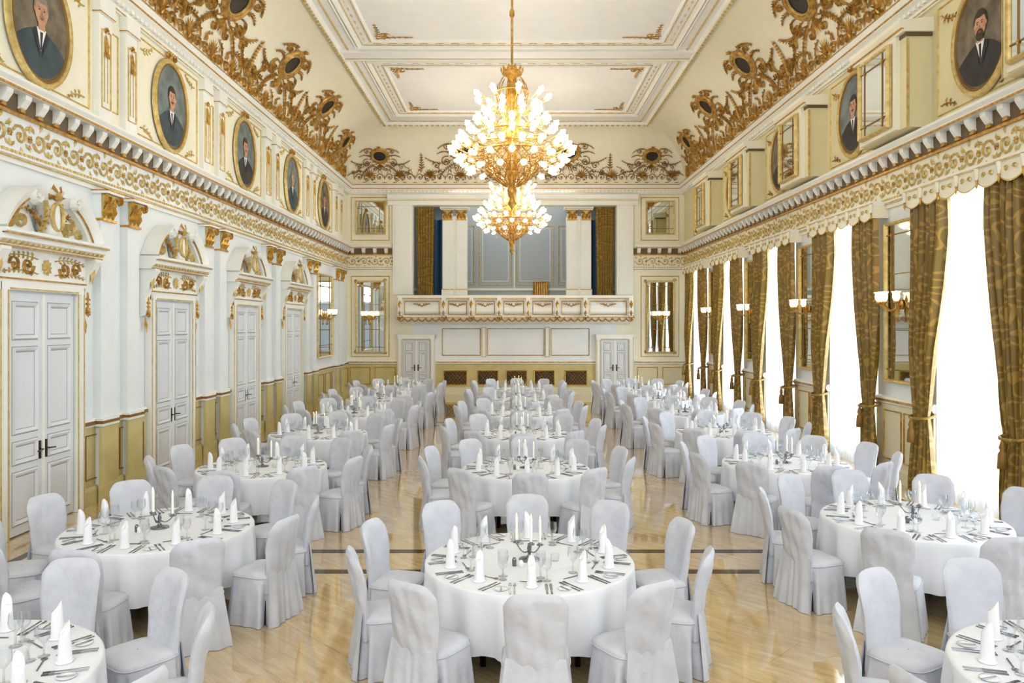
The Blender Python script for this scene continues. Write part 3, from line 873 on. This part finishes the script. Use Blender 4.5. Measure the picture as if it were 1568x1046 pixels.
for x0_, x1_ in ((-6.45, -4.9), (5.15, 6.7)):
    panel(mb, WF, x0_, x1_, 1.5, 4.75, M_goldp, .04)
    panel(mb, WF, x0_, x1_, 6.15, 7.9, M_goldp, .04)
    for sz, zz in ((1, 1.6), (-1, 4.65)):
        for cx, sx in ((x0_+.1, 1), (x1_-.1, -1)):
            mb.scroll(WF, cx+sx*.1, zz+sz*.1, .09, 0, 1.2, sx*sz, .04, M_gold, 0, .04, 8)
for x0_, x1_ in ((-4.76, OX0), (OX1, 4.84)):
    mb.wbox(WF, x0_, x1_, 4.0, 7.62, 0, .1, M_trim)
    mb.wbox(WF, x0_+.1, x1_-.1, 4.1, 7.5, .1, .13, M_trim)
mb.mould(WF, -4.95, 5.03, [(0, 7.56), (.15, 7.56), (.15, 7.72), (.3, 7.8), (.34, 7.9), (.34, 7.96), (0, 8.0)], M_trim)
mb.wbox(WF, -4.95, 5.03, 7.73, 7.755, .15, .2, M_goldp)
mb.obj('trim_gallery_surround')
door_unit(WF, -3.82, 7, .56, 2.2, False); door_unit(WF, 4.1, 8, .56, 2.2, False)
mirror('wall_mirror', WF, -6.25, -5.05, 1.65, 4.55, .06); mirror('wall_mirror', WF, 5.35, 6.5, 1.65, 4.55, .06)
mirror('wall_mirror', WF, -6.25, -5.05, 6.4, 7.75, .06); mirror('wall_mirror', WF, 5.35, 6.5, 6.4, 7.75, .06)
sconce(WF, -5.65, 3.1, .08); sconce(WF, 5.92, 3.1, .08)

# gallery room
GY = 35.0
mb = MB()
mb.box(OX0-.6, OX1+.6, YF+.4, GY, 3.75, 3.95, M_dado2)
mb.obj('floor_gallery')
mb = MB(); mb.box(OX0-.6, OX1+.6, GY, GY+.2, 3.75, 8.2, M_grey)
WG = lambda u, v, h: (u, GY-h, v)
for x0_, x1_ in ((-1.5, .0), (.2, 1.9), (2.1, 3.4), (-3.2, -1.7)):
    panel(mb, WG, x0_, x1_, 4.6, 7.3, M_goldp, .05); panel(mb, WG, x0_+.15, x1_-.15, 4.75, 7.15, M_trim, .03)
mb.wbox(WG, OX0-.6, OX1+.6, 4.35, 4.45, 0, .06, M_trim); mb.wbox(WG, .08, .13, 4.45, 7.6, 0, .05, M_trim)
mb.obj('wall_gallery_back')
mb = MB(); mb.box(OX0-.8, OX0-.6, YF+.4, GY+.2, 3.75, 8.2, M_blue); mb.box(OX1+.6, OX1+.8, YF+.4, GY+.2, 3.75, 8.2, M_blue); mb.obj('wall_gallery_sides')
mb = MB(); mb.box(OX0-.8, OX1+.8, YF+.4, GY+.2, 8.2, 8.4, M_grey); mb.obj('ceiling_gallery')
mb = MB()
for c in (-3.35, 3.6):
    vs = []; N = 30
    for i in range(N+1):
        x = c-.75+1.5*i/N; h = .08*sin(i*1.1)
        vs += [(x, YF+2.3+h, 3.96), (x, YF+2.3+h, 7.3)]
    mb.add(vs, [(2*i, 2*i+2, 2*i+3, 2*i+1) for i in range(N)], M_blue, True)
mb.obj('blue_gallery_drapes')
for c in (-2.33, 2.72):
    mb = MB(); Wc = lambda u, v, h: (u, YF+.55-h, v)
    mb.box(c-.5, c+.5, YF+.45, YF+.95, 3.95, 7.2, M_trim)
    for du in (-.28, .28):
        mb.wbox(Wc, c+du-.2, c+du+.2, 3.95, 7.5, .0, .16, M_trim)
        capital(mb, Wc, c+du, 7.06, .4, .42, .16)
        mb.wbox(Wc, c+du-.24, c+du+.24, 3.95, 4.2, 0, .2, M_trim)
        mb.wbox(Wc, c+du-.245, c+du+.245, 4.2, 4.24, 0, .21, M_gold)
    mb.box(c-.58, c+.58, YF+.3, YF+1, 7.48, 7.75, M_trim)
    mb.obj('gallery_column')
for c in (-3.5, 3.75):
    b = MB(); vs = []; N = 36
    for j, z in enumerate((3.97, 4.6, 5.3, 6.0, 6.8, 7.54)):
        w = (.33, .33, .34, .35, .37, .38)[j]
        for i in range(N+1):
            s = i/N*2-1; vs.append((c+w*s, YF+.28+.05*sin(i*1.15), z))
    b.add(vs, [(j*(N+1)+i, j*(N+1)+i+1, (j+1)*(N+1)+i+1, (j+1)*(N+1)+i) for j in range(5) for i in range(N)], M_broc, True)
    b.obj('gold_gallery_curtain')
mb = MB(); mb.box(.95, 1.65, GY-.3, GY-.16, 3.955, 4.75, M_golddk); mb.frame(WG, .95, 1.65, 3.98, 4.75, .08, .05, M_gold, .3)
for k in range(6): mb.wbox(WG, 1.03+.1*k, 1.06+.1*k, 4.05, 4.68, .3, .32, M_gold)
mb.obj('gilt_gallery_grille')

# balcony parapet
mb = MB(); B0, B1 = -4.45, 4.72
mb.mould(WF, B0, B1, [(0.003, 2.82), (.5, 2.9), (.8, 2.98), (.85, 3.05), (.85, 3.1), (.82, 3.14), (.92, 3.3), (.92, 3.45), (.84, 3.7), (.84, 3.78), (.93, 3.84), (.93, 3.93), (.7, 3.95), (.7, 3.05), (0.003, 3.0)], M_trim)
mb.wbox(WF, B0, B1, 3.06, 3.09, .84, .88, M_gold); mb.wbox(WF, B0-.01, B1+.01, 3.8, 3.83, .86, .93, M_gold)
Wb = lambda u, v, h: (u, YF-.9-h, v)
posts = [-4.35, -2.65, -1.58, -.5, .63, 1.75, 2.85, 4.62]
for p in posts:
    mb.wbox(WF, p-.08, p+.08, 3.1, 3.84, .7, .98, M_trim)
    mb.leaf(Wb, p, 3.75, -pi/2, .35, .14, M_gold, .09, .05); mb.leaf(Wb, p, 3.12, pi/2, .25, .12, M_gold, .09, .05)
    mb.scroll(Wb, p, 3.05, .12, 0, 1.2, 1, .05, M_gold, .06, .04)
for i in range(len(posts)-1):
    a, b_ = posts[i]+.16, posts[i+1]-.16
    panel(mb, Wb, a, b_, 3.18, 3.72, M_gold, .035, .03)
    c = (a+b_)/2
    for sg in (-1, 1): mb.spray(Wb, (c, 3.5), (c+sg*.25, 3.6), .2*sg, 3, .12, .04, M_gold, .04, .03)
n = 34
for i in range(n):
    u = B0+(i+.5)*(B1-B0)/n
    pts = [(u-.13+.26*t/6, 3.02-.09*sin(pi*t/6)) for t in range(7)]
    mb.ridge(lambda a, v, h: (a, YF-.86-h, v), pts, .05, .04, M_gold, 0)
    mb.rosette(lambda a, v, h: (a, YF-.86-h, v), u-.13, 3.02, .05, M_gold, 0, .05, 5)
mb.obj('gallery_balustrade')

# ---------------------------------------------------------------- chandelier
def chandelier():
    b = MB(); G = M_gold
    b.lathe((0, 0, 0), [(.0, 10.4), (.14, 10.39), (.12, 10.3), (.03, 10.25), (.022, 10.2), (.022, 8.95), (.05, 8.9), (.05, 8.82), (.022, 8.78), (.022, 7.85), (.05, 7.8), (.18, 7.74), (.2, 7.68), (.1, 7.62), (.07, 7.5), (.12, 7.35), (.1, 7.2), (.05, 7.05), (.06, 6.8), (.13, 6.65), (.16, 6.5), (.08, 6.35), (.1, 6.1), (.1, 5.7), (.06, 5.5), (.1, 5.42), (.07, 5.3), (.04, 5.25), (.09, 5.15), (.03, 5.07), (0, 5.03)], 16, G)
    for k in range(10):
        a = 2*pi*k/10
        Wk = lambda u, v, h: ((.19+h)*cos(a)-u*sin(a), (.19+h)*sin(a)+u*cos(a), v)
        b.leaf(Wk, 0, 7.68, pi/2, .15, .1, G, 0, .04)
        pts = [(r*cos(a), r*sin(a), z) for r, z in ((.18, 7.62), (.28, 7.45), (.32, 7.3), (.27, 7.1), (.3, 6.9), (.5, 6.7), (.62, 6.5))]
        b.tube(pts, .01, 5, G)
        for q in range(6):
            b.lathe((.29*cos(a+.3), .29*sin(a+.3), 7.0+.09*q), [(0, -.035), (.014, 0), (0, .035)], 4, M_glass)
    for k in range(20):
        a = 2*pi*k/20
        pts = [(r*cos(a+.25*t), r*sin(a+.25*t), z) for t, (r, z) in enumerate(((.62, 6.15), (.6, 6.0), (.5, 5.8), (.32, 5.62), (.12, 5.48)))]
        b.tube(pts, .012, 4, G)
        pts = [(r*cos(a-.25*t), r*sin(a-.25*t), z) for t, (r, z) in enumerate(((.62, 6.15), (.6, 6.0), (.5, 5.8), (.32, 5.62), (.12, 5.48)))]
        b.tube(pts, .009, 4, G)
        for rr in (.62, .98):
            for q in range(5):
                b.lathe((rr*cos(a), rr*sin(a), 6.1-.07*q), [(0, -.03), (.015, 0), (0, .03)], 4, M_glass)
    for R, z, r in ((.62, 6.16, .022), (.55, 5.88, .012), (.42, 5.7, .012), (.62, 6.52, .016), (.33, 7.32, .016), (.98, 6.2, .012)):
        pts = [(R*cos(2*pi*k/36), R*sin(2*pi*k/36), z) for k in range(37)]
        b.tube(pts, r, 5, G)
    def tier(z0, r0, R, z1, n, ph, up, sc_):
        for k in range(n):
            a = 2*pi*(k+ph)/n; ca, sa = cos(a), sin(a)
            pts = []
            for i in range(11):
                t = i/10; r = r0+(R-r0)*t; z = z0+(z1-z0)*t-.16*sin(pi*t*1.15)*sc_
                pts.append((r*ca, r*sa, z))
            b.tube(pts, .009, 5, G)
            ax = Vector((ca*(1-abs(up)), sa*(1-abs(up)), up)).normalized()
            e = Vector((R*ca, R*sa, z1))
            b.lathe(e, [(0, -.03), (.03, -.01), (.035, .015), (.015, .03)], 8, G, ax)
            s = 1.15*sc_
            b.lathe(e+ax*.02, [(r*s, q*s) for r, q in TUL], 10, M_tulip, ax)
            b.lathe(e+ax*.06, [(r*1.8, q*1.6) for r, q in BLB], 6, M_bulb, ax)
            for q in range(4):
                b.lathe(e+Vector((0, 0, -.07-.045*q)), [(0, -.02), (.012, 0), (0, .02)], 4, M_glass)
    tier(7.3, .1, .62, 7.15, 9, 0, .5, .85)
    tier(7.1, .1, .4, 6.98, 8, .5, .6, .85)
    tier(6.85, .1, .58, 6.78, 10, 0, .6, .85)
    tier(6.65, .12, .78, 6.56, 14, .5, .55, .9)
    tier(6.45, .12, .94, 6.34, 16, 0, .5, .9)
    tier(6.3, .2, 1.08, 6.12, 20, .5, .4, .9)
    tier(6.1, .2, .92, 5.98, 16, 0, .1, .85)
    tier(6.0, .2, .72, 5.84, 12, .5, -.25, .8)
    return tmpmesh(b, 'chandelier')
chm = chandelier()
for y in (15.0, 24.6):
    inst('chandelier', chm, (0, y, 0))
    for k in range(5):
        a = 2*pi*k/5
        l = bpy.data.lights.new('chandelier_bulb', 'POINT'); l.energy = 62; l.color = (1, .96, .88); l.shadow_soft_size = .06
        o = bpy.data.objects.new('chandelier_bulb', l); sc.collection.objects.link(o)
        o.location = (.72*cos(a), y+.72*sin(a), 6.7)
l = bpy.data.lights.new('gallery_lamp', 'AREA'); l.energy = 105; l.size = 5; l.color = (1, .97, .93)
o = bpy.data.objects.new('gallery_lamp', l); sc.collection.objects.link(o); o.location = (0, 33, 8.15)
l = bpy.data.lights.new('rear_fill', 'AREA'); l.shape = 'RECTANGLE'; l.size = 12.5; l.size_y = 5.0; l.energy = 800; l.color = (1, .985, .96)  # unseen fill light added behind the camera to brighten the room
o = bpy.data.objects.new('rear_fill', l); sc.collection.objects.link(o)
o.location = (.15, YB+.1, 7.2); o.rotation_euler = (radians(94), 0, 0)

# ---------------------------------------------------------------- chair
def chair_mesh():
    b = MB(); N = 144
    def ring(hw, hd, cy, z, amp, e=4.5):
        r = []
        for k in range(N):
            a = 2*pi*k/N
            c, s = cos(a), sin(a)
            rr = (abs(c)**e+abs(s)**e)**(-1/e)
            d = min(abs(((a-pi/4) % (pi/2))), pi/2-((a-pi/4) % (pi/2)))
            pl = math.exp(-(d/.08)**2)*1.7 - .35*math.exp(-((d-.2)/.09)**2)
            w = .3*sin(13*a+1)
            k_ = 1-amp*(pl+w*.35)
            r.append((hw*rr*c*k_, cy+hd*rr*s*k_, z))
        return r
    R = []
    R.append(ring(.275, .245, 0, .004, .2)); R.append(ring(.268, .24, 0, .1, .17)); R.append(ring(.256, .23, 0, .25, .11))
    R.append(ring(.244, .222, 0, .38, .04)); R.append(ring(.238, .217, 0, .435, 0)); R.append(ring(.236, .215, 0, .455, 0))
    R.append(ring(.225, .205, 0, .475, 0)); R.append(ring(.17, .15, 0, .488, 0)); R.append(ring(.08, .07, 0, .492, 0, 2.5)); R.append(ring(.005, .005, 0, .493, 0, 2))
    vs = [p for r in R for p in r]
    fs = [(j*N+k, j*N+(k+1) % N, (j+1)*N+(k+1) % N, (j+1)*N+k) for j in range(len(R)-1) for k in range(N)]
    b.add(vs, fs, M_chair, True)
    rp = ring(.242, .221, 0, .445, 0); b.tube(rp[::2]+[rp[0]], .005, 4, M_chair)
    # back: front/rear skins over a rounded-rectangle outline so the shoulders stay broad
    NX, NZ = 28, 26
    def backpt(i, j, side):
        # parametrise: v in 0..1 height; outline half width hw(v), top edge height topz(x)
        v = j/NZ
        a = -1+2*i/NX
        t = v
        hw = .207+.018*t-.010*sin(pi*min(1, t*1.5))
        x = hw*a
        ax = abs(a)
        topz = .985-.018*ax**2-.085*max(0, (ax-.55)/.45)**2.6
        z = .30+(topz-.30)*v
        tt = max(0, (z-.42)/.57)
        cy = -.19-.085*tt-.035*tt**2
        edge = max(0, 1-ax**6)**.5 * max(0, 1-v**14)**.5
        th = .038*edge+.002
        wr = .006*sin(22*z+x*18)*(1 if side < 0 else .5)+.004*sin(60*x+9*z)*(1 if side < 0 else .3)
        return (x, cy+side*th+.045*(x/.22)**2*min(1, tt*2)+wr*edge, z)
    for side in (-1, 1):
        vs = [backpt(i, j, side) for j in range(NZ+1) for i in range(NX+1)]
        b.add(vs, [(j*(NX+1)+i, j*(NX+1)+i+1, (j+1)*(NX+1)+i+1, (j+1)*(NX+1)+i) for j in range(NZ) for i in range(NX)], M_chair, True)
    out = [(0, j) for j in range(NZ+1)]+[(i, NZ) for i in range(1, NX+1)]+[(NX, j) for j in range(NZ-1, -1, -1)]
    vs = []
    for (i, j) in out: vs += [backpt(i, j, -1), backpt(i, j, 1)]
    b.add(vs, [(2*k, 2*k+1, 2*k+3, 2*k+2) for k in range(len(out)-1)], M_chair, True)
    NX = 36; vs = []; rows = [.52, .4, .28, .16, .08, .004]
    for j, z in enumerate(rows):
        t = (.52-z)/.52; w = .207+.075*t
        for i in range(NX+1):
            s = i/NX*2-1
            pl = .05*t*math.exp(-(s/.10)**2)-.016*t*cos(s*11)
            vs.append((w*s, -.236-.055*t+pl+.02*t*s*s+.02*s*s*(1-t), z))
    b.add(vs, [(j*(NX+1)+i, j*(NX+1)+i+1, (j+1)*(NX+1)+i+1, (j+1)*(NX+1)+i) for j in range(5) for i in range(NX)], M_chair, True)
    for x in (-.16, .16):
        for y in (-.15, .15): b.box(x-.015, x+.015, y-.015, y+.015, 0, .44, M_dark)
    return tmpmesh(b, 'chair')
chair = chair_mesh()

def table_mesh():
    b = MB(); N = 180
    prof = [(0, .752, 0), (.5, .752, 0), (.88, .752, 0), (.900, .749, 0), (.908, .738, .03), (.908, .68, .25), (.908, .55, .6), (.91, .4, .9), (.912, .27, 1.1)]
    vs = []
    for r, z, a_ in prof:
        for k in range(N):
            a = 2*pi*k/N
            f = sin(17*a+.6*sin(3*a)); f = (abs(f)**.7)*(1 if f > 0 else -1)
            rr = r+a_*(.034*f+.010*sin(7*a+1)+.005*sin(41*a))
            vs.append((rr*cos(a), rr*sin(a), z+(.012*sin(7*a)*a_)))
    n = len(prof)
    fs = [(j*N+k, j*N+(k+1) % N, (j+1)*N+(k+1) % N, (j+1)*N+k) for j in range(n-1) for k in range(N)]
    b.add(vs, fs, M_cloth, True)
    b.lathe((0, 0, 0), [(.87, .70), (.88, .74), (0, .745)], 32, M_bronze)
    for k in range(4):
        a = pi/4+pi/2*k; x, y = .55*cos(a), .55*sin(a)
        b.lathe((x, y, 0), [(0, 0), (.025, 0), (.02, .7)], 8, M_bronze)
    return tmpmesh(b, 'table')
table = table_mesh()
ZT = .753
seatA = [radians(-90+36*k) for k in range(10)]
def napkins():
    b = MB()
    for a in seatA:
        x, y = .70*cos(a), .70*sin(a); N = 14; vs = []
        fa = random.random()*6
        for r, z in ((.043, 0), (.038, .06), (.035, .13), (.032, .18)):
            for k in range(N):
                q = 2*pi*k/N; rr = r*(1+.08*sin(3*q+fa)); vs.append((x+rr*cos(q), y+rr*sin(q), z+ZT))
        for k in range(N):
            q = 2*pi*k/N; vs.append((x+.028*cos(q), y+.028*sin(q), ZT+.205+.04*cos(q-fa)))
        for k in range(N):
            q = 2*pi*k/N; vs.append((x+.010*cos(q)+.016*cos(fa), y+.010*sin(q)+.016*sin(fa), ZT+.225+.025*cos(q-fa)))
        fs = [(j*N+k, j*N+(k+1) % N, (j+1)*N+(k+1) % N, (j+1)*N+k) for j in range(5) for k in range(N)]
        fs.append(tuple(range(5*N, 6*N)))
        b.add(vs, fs, M_nap, True)
        rp = [(x+.047*cos(q), y+.047*sin(q), ZT+.008) for q in [2*pi*k/12 for k in range(13)]]
        b.tube(rp, .008, 5, M_nap)
    return tmpmesh(b, 'napkins')
def cutlery():
    b = MB()
    for a in seatA:
        ca, sa = cos(a), sin(a)
        def P(r, t, z): return (r*ca-t*sa, r*sa+t*ca, ZT+z)
        def bar(r0, r1, t, w0, w1, z=.001, th=.004):
            vs = [P(r0, t-w0, z), P(r0, t+w0, z), P(r1, t+w1, z), P(r1, t-w1, z), P(r0, t-w0*.6, z+th), P(r0, t+w0*.6, z+th), P(r1, t+w1*.6, z+th), P(r1, t-w1*.6, z+th)]
            b.add(vs, [(0, 1, 2, 3), (4, 5, 6, 7), (0, 1, 5, 4), (1, 2, 6, 5), (2, 3, 7, 6), (3, 0, 4, 7)], M_steel)
        for t in (-.13, -.165):
            bar(.68, .86, t, .004, .007); bar(.655, .68, t, .011, .011)
            for q in (-.008, -.0027, .0027, .008): bar(.615, .655, t+q, .0018, .0018)
        for t in (.12, .155):
            bar(.76, .86, t, .007, .008); bar(.63, .76, t, .011, .010)
        r_ = .575
        vv = [P(r_-.004, -.09, .001), P(r_+.004, -.09, .001), P(r_+.004, .06, .001), P(r_-.004, .06, .001), P(r_-.004, -.09, .006), P(r_+.004, -.09, .006), P(r_+.004, .06, .006), P(r_-.004, .06, .006)]
        b.add(vv, [(0, 1, 2, 3), (4, 5, 6, 7), (0, 1, 5, 4), (1, 2, 6, 5), (2, 3, 7, 6), (3, 0, 4, 7)], M_steel)
        b.lathe(P(.575, .075, .001), [(0, 0), (.016, .002), (.02, .006), (0, .004)], 10, M_steel)
        b.lathe(P(.76, -.235, 0), [(0, .001), (.04, .002), (.055, .010), (.056, .012), (.04, .005), (0, .004)], 18, M_nap)
        bar(.71, .82, -.235, .004, .006, .01)
    return tmpmesh(b, 'cutlery')
def glasses():
    b = MB()
    WG_ = [(0, 0), (.034, .001), (.034, .004), (.006, .008), (.005, .075), (.012, .085), (.034, .11), (.039, .135), (.034, .185)]
    for a in seatA:
        ca, sa = cos(a), sin(a)
        for r, t, s in ((.56, .13, 1.0), (.49, .08, 1.15)):
            b.lathe((r*ca-t*sa, r*sa+t*ca, ZT), [(q*s, z*s) for q, z in WG_], 12, M_glass)
    return tmpmesh(b, 'glasses')
def candelabrum():
    b = MB()
    b.lathe((0, 0, ZT), [(0, 0), (.09, .002), (.09, .01), (.03, .02), (.012, .05), (.02, .1), (.01, .14)], 18, M_steel)
    for k in range(3):
        a = 2*pi*k/3+.3; x, y = .12*cos(a), .12*sin(a); hz = .10+.03*k
        pts = [(x*t, y*t, ZT+.08+(hz-.08)*t*t-.03*sin(pi*t)) for t in [i/8 for i in range(9)]]
        b.tube(pts, .006, 6, M_steel)
        b.lathe((x, y, ZT+hz), [(0, 0), (.03, .005), (.032, .012), (.014, .012), (.014, .03)], 12, M_steel)
        b.lathe((x, y, ZT+hz+.012), [(.012, 0), (.012, .22), (0, .222)], 10, M_candle)
        b.lathe((x, y, ZT+hz+.238), [(0, -.006), (.005, .004), (.004, .014), (0, .03)], 8, M_flame)
    b.lathe((.2, -.1, ZT), [(0, 0), (.035, .002), (.04, .05), (.03, .06)], 12, M_glass)
    b.lathe((-.18, -.12, ZT), [(0, 0), (.018, .002), (.02, .05), (.012, .07), (0, .075)], 10, M_steel)
    b.lathe((-.14, -.18, ZT), [(0, 0), (.018, .002), (.02, .045), (.012, .06), (0, .065)], 10, M_nap)
    return tmpmesh(b, 'candelabrum')
nap, cut, gla, can = napkins(), cutlery(), glasses(), candelabrum()
tables = [(-3.38, 4.45), (-3.55, 7.75), (-3.6, 11.1), (-3.65, 14.5), (-3.65, 17.8), (-3.65, 21.2), (-3.65, 24.6),
          (.15, 6.7), (.2, 11.0), (.2, 14.4), (.2, 17.8), (.2, 21.2), (.2, 24.6),
          (3.55, 4.45), (4.22, 8.1), (4.05, 11.4), (4.05, 14.7), (4.05, 18.0), (4.05, 21.3), (4.05, 24.6)]
for (x, y) in tables:
    inst('banquet_table', table, (x, y, 0))
    inst('folded_napkins', nap, (x, y, 0)); inst('cutlery', cut, (x, y, 0))
    inst('wine_glasses', gla, (x, y, 0)); inst('candelabrum', can, (x, y, 0), random.random()*.4)
    for a in seatA:
        r = 1.225+random.uniform(-.01, .03); aa = a+random.uniform(-.025, .025)
        inst('dining_chair', chair, (x+r*cos(aa), y+r*sin(aa), 0), aa+pi/2+random.uniform(-.06, .06))

# ---------------------------------------------------------------- world, camera
w = bpy.data.worlds.new('World'); sc.world = w; w.use_nodes = True
w.node_tree.nodes['Background'].inputs[0].default_value = (.85, .92, 1, 1)
w.node_tree.nodes['Background'].inputs[1].default_value = 0.6
cam = bpy.data.cameras.new('Camera'); co = bpy.data.objects.new('Camera', cam); sc.collection.objects.link(co)
co.location = (0, 0, 2.8); co.rotation_euler = (radians(90), 0, 0)
cam.lens = 27.05; cam.sensor_width = 36; cam.shift_y = -26/1568; cam.clip_start = .05; cam.clip_end = 200
sc.camera = co
